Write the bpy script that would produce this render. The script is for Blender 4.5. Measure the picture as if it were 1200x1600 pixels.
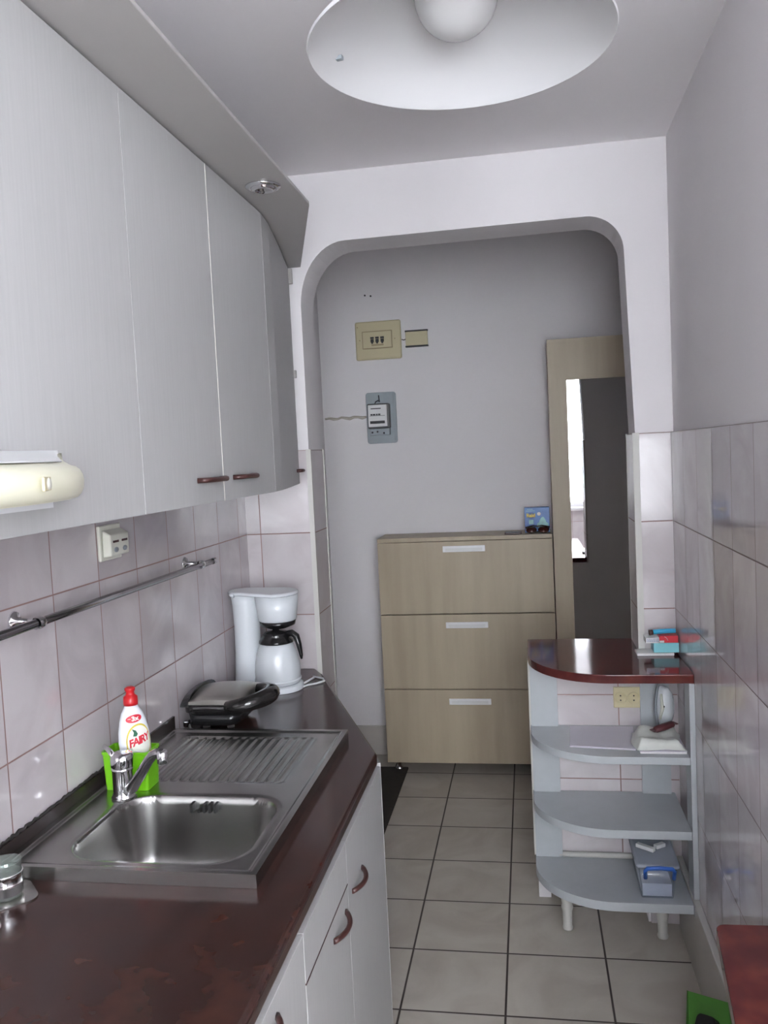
import bpy, bmesh, math, random
from mathutils import Vector, Matrix
random.seed(7)
S = bpy.context.scene
for o in list(bpy.data.objects): bpy.data.objects.remove(o)
COL = S.collection
PI = math.pi

# ---------------------------------------------------------------- camera
cam_d = bpy.data.cameras.new('camera'); cam = bpy.data.objects.new('camera', cam_d); COL.objects.link(cam)
YAW, PITCH, ROLL = -0.1687, -0.0668, -0.0483
fwd = Vector((math.sin(YAW)*math.cos(PITCH), math.cos(YAW)*math.cos(PITCH), math.sin(PITCH)))
r0 = Vector((math.cos(YAW), -math.sin(YAW), 0)); u0 = r0.cross(fwd)
rt = math.cos(ROLL)*r0 + math.sin(ROLL)*u0; up = -math.sin(ROLL)*r0 + math.cos(ROLL)*u0
m = Matrix((rt, up, -fwd)).transposed().to_4x4(); m.translation = (0, 0, 1.5873)
cam.matrix_world = m
cam_d.sensor_fit = 'HORIZONTAL'; cam_d.sensor_width = 36; cam_d.lens = 1328.44/1200*36
cam_d.clip_start = 0.02
S.camera = cam
# ---------------------------------------------------------------- light and exposure
S.view_settings.view_transform = 'Standard'; S.view_settings.look = 'None'
S.view_settings.gamma = 1; S.view_settings.use_curve_mapping = False
S.view_settings.exposure = 2.00
W = bpy.data.worlds.new('sky'); S.world = W; W.use_nodes = True
bg = W.node_tree.nodes['Background']; bg.inputs[0].default_value = (0.925, 0.945, 1.0, 1); bg.inputs[1].default_value = 7.0
WX0, WX1, WZ0, WZ1, WY = -0.25, 1.10, 0.930, 2.42, -1.20     # kitchen window behind the camera
def portal(loc, size, rot):
    l = bpy.data.lights.new('window_daylight', 'AREA'); l.shape = 'RECTANGLE'; l.size, l.size_y = size
    l.cycles.is_portal = True
    o = bpy.data.objects.new('window_daylight', l); COL.objects.link(o); o.location = loc; o.rotation_euler = rot
portal(((WX0+WX1)/2, WY-0.11, (WZ0+WZ1)/2), (WX1-WX0, WZ1-WZ0), (PI/2, 0, PI))

XL, XR, YA, YA2, YB, ZT, H, ZC = -0.9644, 0.4527, 2.816, 3.001, 4.36, 1.6172, 0.2825, 2.5309
XAL, XAR = -0.7309, 0.3441
YS = 4.10

# ---------------------------------------------------------------- materials
def nt(name):
    mt = bpy.data.materials.new(name); mt.use_nodes = True
    return mt, mt.node_tree, mt.node_tree.nodes, mt.node_tree.links, mt.node_tree.nodes['Principled BSDF']
def mat(name, c, rough=.5, metal=0, coat=0, var=0, vscale=8, bump=0, bscale=60, trans=0, ior=1.5, alpha=1, stretch=None, c2=None, aniso=0):
    mt, T, N, L, P = nt(name)
    P.inputs['Base Color'].default_value = (*c, 1); P.inputs['Roughness'].default_value = rough
    P.inputs['Metallic'].default_value = metal; P.inputs['IOR'].default_value = ior
    P.inputs['Coat Weight'].default_value = coat; P.inputs['Transmission Weight'].default_value = trans
    P.inputs['Alpha'].default_value = alpha
    if var or c2 or bump:
        g = N.new('ShaderNodeNewGeometry'); mp = N.new('ShaderNodeMapping'); L.new(g.outputs['Position'], mp.inputs[0])
        if stretch: mp.inputs['Scale'].default_value = stretch
    if var or c2:
        n = N.new('ShaderNodeTexNoise'); n.inputs['Scale'].default_value = vscale; n.inputs['Detail'].default_value = 6
        L.new(mp.outputs[0], n.inputs['Vector'])
        r = N.new('ShaderNodeValToRGB'); L.new(n.outputs[0], r.inputs[0]); L.new(r.outputs[0], P.inputs['Base Color'])
        e = c2 if c2 else tuple(x*(1-var) for x in c)
        r.color_ramp.elements[0].position = .32; r.color_ramp.elements[1].position = .68
        r.color_ramp.elements[0].color = (*e, 1); r.color_ramp.elements[1].color = (*c, 1)
    if bump:
        n2 = N.new('ShaderNodeTexNoise'); n2.inputs['Scale'].default_value = bscale; n2.inputs['Detail'].default_value = 4
        L.new(mp.outputs[0], n2.inputs['Vector'])
        b = N.new('ShaderNodeBump'); b.inputs['Strength'].default_value = bump; b.inputs['Distance'].default_value = .002
        L.new(n2.outputs[0], b.inputs['Height']); L.new(b.outputs[0], P.inputs['Normal'])
    return mt
def tile_mat(name, ua, uo, us, va, vo, vs, c, c2, grout, gw=.003, rough=.12, wave=.05, nscale=5, varamp=.06):
    """glazed tiles on a regular grid; ua, va = 0/1/2 world axes"""
    mt, T, N, L, P = nt(name)
    g = N.new('ShaderNodeNewGeometry'); sp = N.new('ShaderNodeSeparateXYZ'); L.new(g.outputs['Position'], sp.inputs[0])
    def M(op, a, b=None, c_=None):
        n = N.new('ShaderNodeMath'); n.operation = op
        for i, x in enumerate((a, b, c_)):
            if x is None: continue
            if isinstance(x, (int, float)): n.inputs[i].default_value = x
            else: L.new(x, n.inputs[i])
        return n.outputs[0]
    ds, ids = [], []
    for ax, o, s in ((ua, uo, us), (va, vo, vs)):
        q = M('DIVIDE', M('SUBTRACT', sp.outputs[ax], o), s)
        f = M('FRACT', q); d = M('MULTIPLY', M('MINIMUM', f, M('SUBTRACT', 1.0, f)), s)
        ds.append(d); ids.append(M('FLOOR', q))
    d = M('MINIMUM', ds[0], ds[1])
    mr = N.new('ShaderNodeMapRange'); mr.interpolation_type = 'SMOOTHSTEP'
    mr.inputs['From Min'].default_value = gw*.35; mr.inputs['From Max'].default_value = gw*.75; L.new(d, mr.inputs['Value'])
    cb = N.new('ShaderNodeCombineXYZ'); L.new(ids[0], cb.inputs[0]); L.new(ids[1], cb.inputs[1])
    wn = N.new('ShaderNodeTexWhiteNoise'); L.new(cb.outputs[0], wn.inputs['Vector'])
    vs1 = N.new('ShaderNodeVectorMath'); vs1.operation = 'SCALE'; vs1.inputs['Scale'].default_value = 7; L.new(wn.outputs['Color'], vs1.inputs[0])
    va1 = N.new('ShaderNodeVectorMath'); va1.operation = 'ADD'; L.new(vs1.outputs[0], va1.inputs[0]); L.new(g.outputs['Position'], va1.inputs[1])
    no = N.new('ShaderNodeTexNoise'); no.inputs['Scale'].default_value = nscale; no.inputs['Detail'].default_value = 7; no.inputs['Distortion'].default_value = 1.2
    L.new(va1.outputs[0], no.inputs['Vector'])
    rp = N.new('ShaderNodeValToRGB'); rp.color_ramp.elements[0].position = .38; rp.color_ramp.elements[1].position = .62
    rp.color_ramp.elements[0].color = (*c2, 1); rp.color_ramp.elements[1].color = (*c, 1); L.new(no.outputs[0], rp.inputs[0])
    br = M('ADD', M('MULTIPLY', M('SUBTRACT', wn.outputs['Value'], .5), varamp*2), 1.0)
    mul = N.new('ShaderNodeVectorMath'); mul.operation = 'SCALE'; L.new(rp.outputs[0], mul.inputs[0]); L.new(br, mul.inputs['Scale'])
    mx = N.new('ShaderNodeMix'); mx.data_type = 'RGBA'; L.new(mr.outputs[0], mx.inputs[0])
    mx.inputs[6].default_value = (*grout, 1); L.new(mul.outputs[0], mx.inputs[7]); L.new(mx.outputs[2], P.inputs['Base Color'])
    L.new(M('ADD', M('MULTIPLY', mr.outputs[0], rough-.7), .7), P.inputs['Roughness'])
    P.inputs['IOR'].default_value = 1.55
    hgt = M('ADD', mr.outputs[0], M('MULTIPLY', no.outputs[0], wave))
    b = N.new('ShaderNodeBump'); b.inputs['Strength'].default_value = .5; b.inputs['Distance'].default_value = .0012
    L.new(hgt, b.inputs['Height']); L.new(b.outputs[0], P.inputs['Normal'])
    return mt
TC, TC2, TG = (.57, .53, .545), (.50, .455, .47), (.27, .16, .14)
M = {}
M['paint'] = mat('matt white wall paint', (.735, .71, .725), .75, bump=.25, bscale=40, var=.03, vscale=3)
M['ceil'] = mat('ceiling paint', (.80, .775, .79), .8, bump=.2, bscale=30, var=.03, vscale=2)
M['tile_l'] = tile_mat('left wall tile', 1, 2.7305, .1907, 2, ZT, H, TC, TC2, TG)
M['tile_r'] = tile_mat('right wall tile', 1, 2.415, .1970, 2, ZT, H, TC, TC2, (.13, .085, .08), wave=0, rough=.006, gw=.003)
M['tile_a'] = tile_mat('arch wall tile', 0, .267, .1970, 2, ZT, H, TC, TC2, TG)
M['tile_j'] = tile_mat('jamb tile', 1, YA-.001, .30, 2, ZT, H, TC, TC2, TG, rough=.42)
M['floor'] = tile_mat('floor tile', 0, -.4152, .30, 1, 4.1015, .30, (.52, .485, .43), (.43, .39, .34), (.055, .042, .038), gw=.0055, rough=.28, nscale=4, varamp=.04)
M['skirt'] = mat('skirting tile', (.50, .47, .43), .3, var=.1, vscale=5)
M['trimw'] = mat('white plastic tile edging', (.56, .55, .52), .5)
M['melamine'] = mat('pale grey melamine', (.435, .435, .435), .45, var=.06, vscale=30, stretch=(6, 6, .25))
M['edge'] = mat('white edge banding', (.78, .76, .70), .4)
M['cornice'] = mat('grey painted board', (.41, .395, .385), .45, bump=.1, bscale=20, var=.06, vscale=4)
M['shelfm'] = mat('pale blue grey laminate', (.43, .455, .475), .35, var=.05, vscale=20, bump=.05)
M['worktop'] = None
def worktop(name, a, b, c, rough):
    mt, T, N, L, P = nt(name)
    g = N.new('ShaderNodeNewGeometry')
    n = N.new('ShaderNodeTexNoise'); n.inputs['Scale'].default_value = 15; n.inputs['Detail'].default_value = 2.5; n.inputs['Roughness'].default_value = .55; n.inputs['Distortion'].default_value = .1
    L.new(g.outputs['Position'], n.inputs['Vector'])
    r = N.new('ShaderNodeValToRGB'); L.new(n.outputs[0], r.inputs[0]); r.color_ramp.interpolation = 'B_SPLINE'
    e = r.color_ramp.elements; e[0].position = .30; e[0].color = (*a, 1); e[1].position = .72; e[1].color = (*c, 1)
    x = e.new(.52); x.color = (*b, 1)
    L.new(r.outputs[0], P.inputs['Base Color']); P.inputs['Roughness'].default_value = rough; P.inputs['IOR'].default_value = 1.43
    return mt
M['worktop2'] = worktop('red stone laminate', (.062, .015, .016), (.090, .020, .020), (.135, .032, .025), .09)
M['worktop'] = worktop('red brown stone laminate', (.029, .0150, .0142), (.040, .0185, .016), (.060, .0235, .0185), .16)

M['maple'] = mat('light maple veneer', (.47, .40, .29), .45, c2=(.40, .33, .235), vscale=3.2, stretch=(5, 5, .45))
M['maple_edge'] = mat('maple edge', (.40, .30, .22), .5)
M['steel'] = mat('brushed stainless steel', (.46, .45, .435), .26, 1, var=.10, vscale=40, bump=.04, bscale=300)
M['bowl'] = mat('satin stainless steel', (.40, .395, .385), .25, 1, var=.12, vscale=14, bump=.03, bscale=260)
M['lid'] = mat('satin steel lid', (.62, .60, .56), .36, 1, var=.05, vscale=20)
M['chrome'] = mat('chrome', (.80, .80, .82), .06, 1)
M['dullchrome'] = mat('dull chrome tube', (.42, .41, .42), .16, 1)
M['alu'] = mat('white metal', (.80, .80, .82), .3, .1)
M['slot'] = mat('dark recess', (.02, .02, .02), .5)
M['brown'] = mat('reddish brown plastic', (.060, .022, .020), .35)
M['white'] = mat('white plastic', (.64, .67, .70), .25)
M['whitem'] = mat('white enamel', (.62, .62, .63), .38)
M['bulb'] = mat('opal glass bulb', (.52, .52, .52), .12, var=.02)
M['black'] = mat('black plastic', (.012, .012, .013), .22)
M['blackg'] = mat('gloss black plastic', (.015, .014, .014), .08)
M['cream'] = mat('cream plastic', (.60, .53, .33), .35)
M['hood'] = mat('ivory enamel', (.74, .73, .58), .3)
M['hoodtop'] = mat('white hood top', (.66, .67, .68), .35)
M['sock'] = mat('off white plastic', (.66, .66, .58), .35)
M['beige'] = mat('old beige plastic', (.56, .50, .32), .45)
M['beiged'] = mat('beige plastic edge', (.33, .27, .16), .5)
M['greym'] = mat('grey painted metal', (.33, .37, .40), .45, var=.1)
M['dgrey'] = mat('dark grey plastic', (.10, .10, .10), .4)
M['label'] = mat('white label', (.72, .72, .72), .5)
M['ink'] = mat('dark ink', (.03, .03, .035), .6)
M['mirror'] = mat('mirror glass', (.80, .80, .80), .01, 1)
M['red'] = mat('red plastic', (.52, .015, .02), .3)
M['redcard'] = mat('red card', (.60, .02, .04), .4)
M['green'] = mat('lime green plastic', (.16, .48, .01), .3)
M['dgreen'] = mat('green plastic', (.065, .20, .035), .35)
M['bottle'] = mat('white bottle plastic', (.74, .76, .80), .25)
M['gold'] = mat('golden yellow print', (.60, .48, .06), .35)
M['offwhite'] = mat('off white print', (.74, .74, .68), .4)
M['leaf'] = mat('dark green print', (.01, .10, .05), .5)
M['teal'] = mat('turquoise card', (.22, .56, .62), .45)
M['blue'] = mat('blue plastic', (.05, .42, .68), .35)
M['dblue'] = mat('navy print', (.01, .06, .25), .4)
M['bluecard'] = mat('blue printed card', (.02, .09, .38), .35, c2=(.05, .20, .52), vscale=14)
M['paleblue'] = mat('pale aqua print', (.30, .62, .62), .4, c2=(.20, .42, .45), vscale=60)
M['yellow'] = mat('yellow print', (.75, .62, .08), .4)
M['handleblue'] = mat('blue handle plastic', (.03, .12, .45), .35)
M['mat'] = mat('dark brown mat fibre', (.030, .024, .020), .9, bump=.6, bscale=400, var=.3, vscale=60)
M['contents'] = mat('white packed contents', (.85, .84, .90), .6)
M['paper'] = mat('lilac white paper', (.74, .72, .80), .6, var=.04)
M['cloth'] = mat('crumpled white bag', (.68, .70, .66), .4, var=.05)
M['choc'] = mat('dark maroon wrapper', (.10, .03, .035), .3)
M['plaster'] = mat('rough plaster patch', (.50, .46, .40), .85, bump=.8, bscale=90)
M['strip'] = mat('dark brown upstand', (.030, .022, .021), .25)
M['seal'] = mat('blackened sealant', (.035, .03, .03), .6, bump=.5)
M['amber'] = mat('smoked brown lens', (.04, .012, .010), .08)
M['silver'] = mat('silver lamp reflector', (.75, .75, .75), .12, 1, var=.2, vscale=120)
M['cable'] = mat('white cable', (.75, .76, .78), .35)
def thin_glass(name, tint, gl=.08, alpha_mix=None):
    mt, T, N, L, P = nt(name); N.remove(P)
    tr = N.new('ShaderNodeBsdfTransparent'); tr.inputs[0].default_value = (*tint, 1)
    gs = N.new('ShaderNodeBsdfGlossy'); gs.inputs['Roughness'].default_value = .03
    lw = N.new('ShaderNodeLayerWeight'); lw.inputs[0].default_value = .5
    pw = N.new('ShaderNodeMath'); pw.operation = 'POWER'; pw.inputs[1].default_value = 5; L.new(lw.outputs['Facing'], pw.inputs[0])
    fr = N.new('ShaderNodeMath'); fr.operation = 'MULTIPLY_ADD'; fr.inputs[1].default_value = .94; fr.inputs[2].default_value = .04; L.new(pw.outputs[0], fr.inputs[0])
    mx = N.new('ShaderNodeMixShader'); L.new(fr.outputs[0], mx.inputs[0]); L.new(tr.outputs[0], mx.inputs[1]); L.new(gs.outputs[0], mx.inputs[2])
    out = N['Material Output']
    if alpha_mix:
        df = N.new('ShaderNodeBsdfDiffuse'); df.inputs[0].default_value = (*alpha_mix[0], 1)
        m2 = N.new('ShaderNodeMixShader'); m2.inputs[0].default_value = alpha_mix[1]
        L.new(mx.outputs[0], m2.inputs[1]); L.new(df.outputs[0], m2.inputs[2]); L.new(m2.outputs[0], out.inputs[0])
    else: L.new(mx.outputs[0], out.inputs[0])
    return mt
M['glass'] = thin_glass('window glass', (.97, .98, .98))
M['jarglass'] = thin_glass('clear glass', (.86, .90, .88), alpha_mix=((.7, .75, .72), .10))
M['tub'] = thin_glass('clear plastic tub', (.90, .93, .97), alpha_mix=((.78, .80, .85), .07))
M['tublid'] = thin_glass('frosted plastic lid', (.90, .93, .97), alpha_mix=((.66, .70, .78), .40))

# ---------------------------------------------------------------- mesh helpers
def root(name, loc, label=None, cat=None, group=None, kind=None):
    o = bpy.data.objects.new(name, None); COL.objects.link(o); o.location = loc; o.empty_display_size = .05
    tag(o, label, cat, group, kind); return o
def tag(o, label=None, cat=None, group=None, kind=None):
    if label: o['label'] = label
    if cat: o['category'] = cat
    if group: o['group'] = group
    if kind: o['kind'] = kind
    return o
def wloc(o):
    v = Vector((0, 0, 0))
    while o is not None: v += Vector(o.location); o = o.parent
    return v
class MB:
    def __init__(s): s.v = []; s.f = []; s.sm = []
    def add(s, vs, fs, smooth=False, mtx=None):
        b = len(s.v)
        s.v += [tuple(mtx @ Vector(p)) if mtx else tuple(p) for p in vs]
        s.f += [tuple(b+i for i in f) for f in fs]; s.sm += [smooth]*len(fs); return s
    def box(s, x0, x1, y0, y1, z0, z1, mtx=None):
        vs = [(x, y, z) for x in (x0, x1) for y in (y0, y1) for z in (z0, z1)]
        fs = [(0,1,3,2),(4,6,7,5),(0,4,5,1),(2,3,7,6),(0,2,6,4),(1,5,7,3)]
        return s.add(vs, fs, False, mtx)
    def loft(s, loops, cap0=True, cap1=True, closed=True, smooth=True, mtx=None):
        n = len(loops[0]); vs = [p for l in loops for p in l]; fs = []
        for i in range(len(loops)-1):
            for j in range(n if closed else n-1):
                k = (j+1) % n; fs.append((i*n+j, i*n+k, (i+1)*n+k, (i+1)*n+j))
        s.add(vs, fs, smooth, mtx); b = len(s.v)-len(vs)
        if cap0: s.f.append(tuple(b+j for j in reversed(range(n)))); s.sm.append(False)
        if cap1: s.f.append(tuple(b+(len(loops)-1)*n+j for j in range(n))); s.sm.append(False)
        return s
    def lathe(s, prof, c=(0,0,0), seg=32, sx=1, sy=1, mtx=None, cap0=False, cap1=False):
        loops = [[(c[0]+r*sx*math.cos(2*PI*j/seg), c[1]+r*sy*math.sin(2*PI*j/seg), c[2]+z) for j in range(seg)] for r, z in prof]
        return s.loft(loops, cap0, cap1, True, True, mtx)
    def tube(s, pts, r, seg=10, cap=True, mtx=None):
        pts = [Vector(p) for p in pts]; loops = []; ref = None
        rs = r if isinstance(r, (list, tuple)) else [r]*len(pts)
        for i, p in enumerate(pts):
            t = (pts[min(i+1, len(pts)-1)]-pts[max(i-1, 0)]).normalized()
            if ref is None: ref = Vector((0,0,1)) if abs(t.z) < .9 else Vector((1,0,0))
            a = t.cross(ref).normalized(); b = t.cross(a).normalized(); ref = -b if i else ref
            b = a.cross(t).normalized(); ref = b
            loops.append([tuple(p + rs[i]*(a*math.cos(2*PI*j/seg)+b*math.sin(2*PI*j/seg))) for j in range(seg)])
        return s.loft(loops, cap, cap, True, True, mtx)
    def prism(s, poly, z0, z1, mtx=None):
        n = len(poly); vs = [(x, y, z0) for x, y in poly]+[(x, y, z1) for x, y in poly]
        fs = [tuple(reversed(range(n))), tuple(range(n, 2*n))]+[(i, (i+1)%n, n+(i+1)%n, n+i) for i in range(n)]
        return s.add(vs, fs, False, mtx)
    def build(s, name, mt, parent=None, bevel=0, seg=3, subsurf=0, solid=0):
        off = wloc(parent) if parent else Vector((0,0,0))
        me = bpy.data.meshes.new(name); me.from_pydata([tuple(Vector(p)-off) for p in s.v], [], s.f)
        for p, k in zip(me.polygons, s.sm): p.use_smooth = k
        bm = bmesh.new(); bm.from_mesh(me); bmesh.ops.recalc_face_normals(bm, faces=bm.faces); bm.to_mesh(me); bm.free()
        me.materials.append(mt); o = bpy.data.objects.new(name, me); COL.objects.link(o)
        if parent: o.parent = parent
        if solid:
            q = o.modifiers.new('solid', 'SOLIDIFY'); q.thickness = solid; q.offset = 0
        if bevel:
            q = o.modifiers.new('bevel', 'BEVEL'); q.width = bevel; q.segments = seg; q.limit_method = 'ANGLE'; q.angle_limit = math.radians(40)
        if subsurf:
            q = o.modifiers.new('sub', 'SUBSURF'); q.levels = q.render_levels = subsurf
        return o
def rrect(x0, x1, y0, y1, r, z, n=6):
    pts = []
    for cx, cy, a0 in ((x1-r, y1-r, 0), (x0+r, y1-r, 90), (x0+r, y0+r, 180), (x1-r, y0+r, 270)):
        for k in range(n+1):
            a = math.radians(a0+90*k/n); pts.append((cx+r*math.cos(a), cy+r*math.sin(a), z))
    return pts
def struct(name, mb, mt, parent=None, **k):
    o = mb.build(name, mt, parent, **k)
    if not parent: o['kind'] = 'structure'
    return o
def text_mesh(txt, size, bold=.0, shear=0, spacing=1.0):
    cu = bpy.data.curves.new('txt', 'FONT'); cu.body = txt; cu.size = size; cu.offset = bold; cu.shear = shear; cu.space_character = spacing
    cu.align_x = 'CENTER'; cu.align_y = 'CENTER'; cu.fill_mode = 'FRONT'; cu.resolution_u = 3
    ob = bpy.data.objects.new('txt', cu); me = bpy.data.meshes.new_from_object(ob)
    vs = [tuple(v.co) for v in me.vertices]; fs = [tuple(p.vertices) for p in me.polygons]
    bpy.data.objects.remove(ob); bpy.data.meshes.remove(me); bpy.data.curves.remove(cu)
    return vs, fs

# ================================================================ STRUCTURE
t = .12
struct('floor', MB().box(XL-.3, 1.6, -1.5, YB+.2, -.10, 0), M['floor'])
struct('ceiling', MB().box(XL-.3, 1.6, -1.5, YA+.006, ZC, ZC+.1), M['ceil'])
ZH = 2.85
struct('ceiling_hall', MB().box(-1.4, 1.6, YA+.006, YB+.2, ZH, ZH+.1), M['ceil'])
wl = struct('wall_left', MB().box(XL-t, XL-.008, WY, YA, 0, ZC), M['paint'])
struct('tile_cladding', MB().box(XL-.008, XL, WY, YA-.0005, 0, ZT), M['tile_l'], wl)
wr = struct('wall_right', MB().box(XR+.008, XR+.008+t, 1.0, YA, 0, ZC), M['paint'])
struct('tile_cladding', MB().box(XR, XR+.008, 1.0, YA-.0005, 0, ZT), M['tile_r'], wr)
struct('wall_side', MB().box(XR+.128, 1.5, 1.0, 1.12, 0, ZC).box(1.38, 1.5, WY, 1.0, 0, ZC), M['paint'])
# window wall behind the camera
struct('wall_front', MB().box(XL-t, WX0, WY-.12, WY, 0, ZC).box(WX1, 1.5, WY-.12, WY, 0, ZC)
       .box(WX0, WX1, WY-.12, WY, 0, WZ0).box(WX0, WX1, WY-.12, WY, WZ1, ZC), M['paint'])
MB().box(XL, 1.38, WY, WY+.008, 0, .890).build('tile_cladding', M['tile_a'], bpy.data.objects['wall_front'])
w1 = root('window_1', ((WX0+WX1)/2, WY-.06, WZ0), kind='structure')
wf = MB()
for a, b in ((WX0, WX0+.05), (WX1-.05, WX1), ((WX0+WX1)/2-.02, (WX0+WX1)/2+.02)): wf.box(a, b, WY-.09, WY-.03, WZ0, WZ1)
wf.box(WX0, WX1, WY-.088, WY-.032, WZ0, WZ0+.05).box(WX0, WX1, WY-.088, WY-.032, WZ1-.05, WZ1)
wf.build('frame', M['whitem'], w1)
MB().box(WX0+.04, WX1-.04, WY-.062, WY-.058, WZ0+.04, WZ1-.04).build('pane', M['glass'], w1)
MB().box(WX0-.03, WX1+.03, WY-.029, WY+.10, WZ0-.035, WZ0-.005).build('sill', M['whitem'], w1, bevel=.004)
# arch wall (front face YA, back face YA2)
def arch_poly():
    pts = [(XL-t, 0), (XAL, 0), (XAL, 2.10)]
    for k in range(1, 13):
        a = math.radians(180-90*k/12); pts.append((XAL+.005*k/12+.155+.155*math.cos(a), 2.10+.205*math.sin(a)))
    for k in range(0, 13):
        a = math.radians(90-90*k/12); pts.append((.326-.115+.115*math.cos(a), 2.195+.115*math.sin(a)))
    pts += [(XAR, 1.62), (XAR, 0), (XR+t, 0), (XR+t, ZH), (XL-t, ZH)]
    return pts
def tri_prism_xz(poly, y0, y1):
    bm = bmesh.new(); vs = [bm.verts.new((x, y0, z)) for x, z in poly]; f = bm.faces.new(vs)
    ex = bmesh.ops.extrude_face_region(bm, geom=[f]); nv = [g for g in ex['geom'] if isinstance(g, bmesh.types.BMVert)]
    bmesh.ops.translate(bm, verts=nv, vec=(0, y1-y0, 0)); bmesh.ops.triangulate(bm, faces=bm.faces)
    bm.verts.index_update(); r = MB().add([tuple(v.co) for v in bm.verts], [tuple(v.index for v in f.verts) for f in bm.faces]); bm.free(); return r
e = .008
wa = struct('wall_arch', tri_prism_xz(arch_poly(), YA+e, YA2-e), M['paint'])
MB().box(XL+.0005, XAL-e, YA, YA+e, 0, ZT).build('tile_cladding', M['tile_a'], wa)
MB().box(XAR+e, XR-.0005, YA, YA+e, 0, ZT).build('tile_cladding', M['tile_a'], wa)
MB().box(XAL-.0005, XAL+e, YA, YA2, 0, ZT).build('jamb_cladding', M['tile_j'], wa)
MB().box(XAR-e, XAR+.0005, YA, YA2, .885, ZT).build('jamb_cladding', M['tile_j'], wa)
# white corner trims of the tiles
struct('trim_1', MB().box(XAL-e, XAL+e+.001, YA-.002, YA+.006, 0, ZT+.002), M['trimw'])
struct('trim_2', MB().box(XAL+e-.002, XAL+e+.002, YA2-.006, YA2+.002, 0, ZT+.002), M['trimw'])
struct('trim_3', MB().box(XAR-e-.001, XAR+.011, YA-.002, YA+.006, .915, ZT+.002), M['trimw'])
struct('trim_4', MB().box(XAR-e-.001, XAR-e+.004, YA2-.006, YA2+.002, .915, ZT+.002), M['trimw'])
# low wall under the counter
lw = struct('wall_low', MB().box(-.012, XAR-.0005, YA+e, YA2-.004, .222, .886).box(-.012, .030, 2.955, YA2-.004, 0, .222), M['paint'])
MB().box(-.016, XAR+e-.001, YA, YA+e-.0005, .222, .886).build('tile_cladding', M['tile_a'], lw)
struct('trim_5', MB().tube([(.06, 2.806, .232), (.43, 2.806, .232)], .010, 8), M['trimw'])
struct('trim_6', MB().box(-.022, -.0125, YA-.003, YA2, .222, .886), M['trimw'])
# hall
struct('wall_back', MB().box(-1.30, 1.5, YB, YB+.12, 0, ZH), M['paint'])
struct('wall_hall_left', MB().box(-1.16, -1.04, YA2, YB, 0, ZH), M['paint'])
struct('wall_hall_right', MB().box(1.38, 1.5, YA2, YB, 0, ZH), M['paint'])
struct('wall_hall_front', MB().box(XR+t, 1.5, YA+e, YA2-e, 0, ZH).box(-1.16, XL-t, YA+e, YA2-e, 0, ZH), M['paint'])
struct('baseboard_back', MB().box(-1.04, 1.38, YB-.010, YB, 0, .157), M['skirt'], bevel=.002)
struct('baseboard_right', MB().box(XR-.014, XR, 1.0, YA-.02, 0, .232), M['skirt'])
struct('trim_7', MB().box(XR-.019, XR, 1.0, YA-.02, .232, .243), M['trimw'], bevel=.003)
# chased cable line in the hall plaster
mb = MB(); pts = [(-1.03+.022*i, YB-.001, 1.788+.004*math.sin(i*1.9)+.002*random.random()) for i in range(11)]
mb.tube(pts, [.005+.003*random.random() for _ in pts], 8)
tag(mb.build('cable_conduit', M['plaster']), 'rough plastered cable run leading left from the electricity meter', 'cable')
for x, z in ((-.788, 2.408), (-.758, 2.403)):
    tag(MB().lathe([(.0001, 0), (.0045, 0), (.0045, .003), (.0001, .003)], seg=10, mtx=Matrix.Translation((x, YB, z)) @ Matrix.Rotation(PI/2, 4, 'X')).build('screw_hole', M['ink']),
        'tiny dark screw hole above the fuse box, %s of the pair' % ('left' if x < -.77 else 'right'), 'hole', 'screw holes in the hall wall')

# ================================================================ HALL THINGS
# shoe cabinet
sc = root('shoe_cabinet', (-.32, 4.22, 0), 'tall light maple shoe cabinet with three stacked flap doors against the hall wall', 'shoe cabinet')
sx0, sx1 = -.740, .107
MB().box(sx0+.002, sx0+.018, YS+.020, YB-.012, .05, 1.155).box(sx1-.018, sx1-.002, YS+.020, YB-.012, .05, 1.155).box(sx0+.018, sx1-.018, YS+.020, YB-.012, .05, .068).box(sx0+.018, sx1-.018, YB-.020, YB-.012, .068, 1.155).build('body', M['maple_edge'], sc)
MB().box(sx0, sx1, YS+.001, YB-.012, 1.156, 1.176).build('top_panel', M['maple'], sc, bevel=.0015)
for i, (z0, z1, hz) in enumerate(((.800, 1.154, 1.117), (.426, .795, .743), (.052, .421, .363))):
    d = MB().box(sx0, sx1, YS, YS+.018, z0, z1).build('flap_door', M['maple'], sc, bevel=.0012)
    h = MB().box(-.418, -.213, YS-.006, YS-.0005, hz-.015, hz+.015).build('handle', M['alu'], d, bevel=.002)
    MB().box(-.405, -.226, YS-.0075, YS-.0062, hz-.010, hz+.004).build('handle_recess', M['label'], h)
for x in (sx0+.05, sx1-.05):
    for y in (YS+.05, YB-.05):
        MB().lathe([(.0001, 0), (.020, 0), (.020, .012), (.010, .018), (.010, .0495), (.0001, .0495)], (x, y, 0), 16).build('foot', M['chrome'], sc)
# tall mirror wardrobe
mw = root('mirror_wardrobe', (.5, 4.22, 0), 'tall light maple wardrobe with a long mirror in its front, right of the shoe cabinet', 'wardrobe')
mx0, mx1, mzt = .1125, .80, 2.088
MB().box(mx0+.002, mx1-.002, YS+.022, YB-.012, 0, mzt-.002).build('carcass', M['maple_edge'], mw)
fr = MB().box(mx0, .197, YS, YS+.020, 0, mzt).box(.197, mx1-.09, YS, YS+.020, 1.896, mzt).box(mx1-.09, mx1, YS, YS+.020, 0, mzt).box(.197, mx1-.09, YS, YS+.020, 0, .25)
fr.build('door_frame', M['maple'], mw)
MB().box(.1975, mx1-.0905, YS+.004, YS+.010, .2505, 1.8955).build('mirror', M['mirror'], mw)
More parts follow.
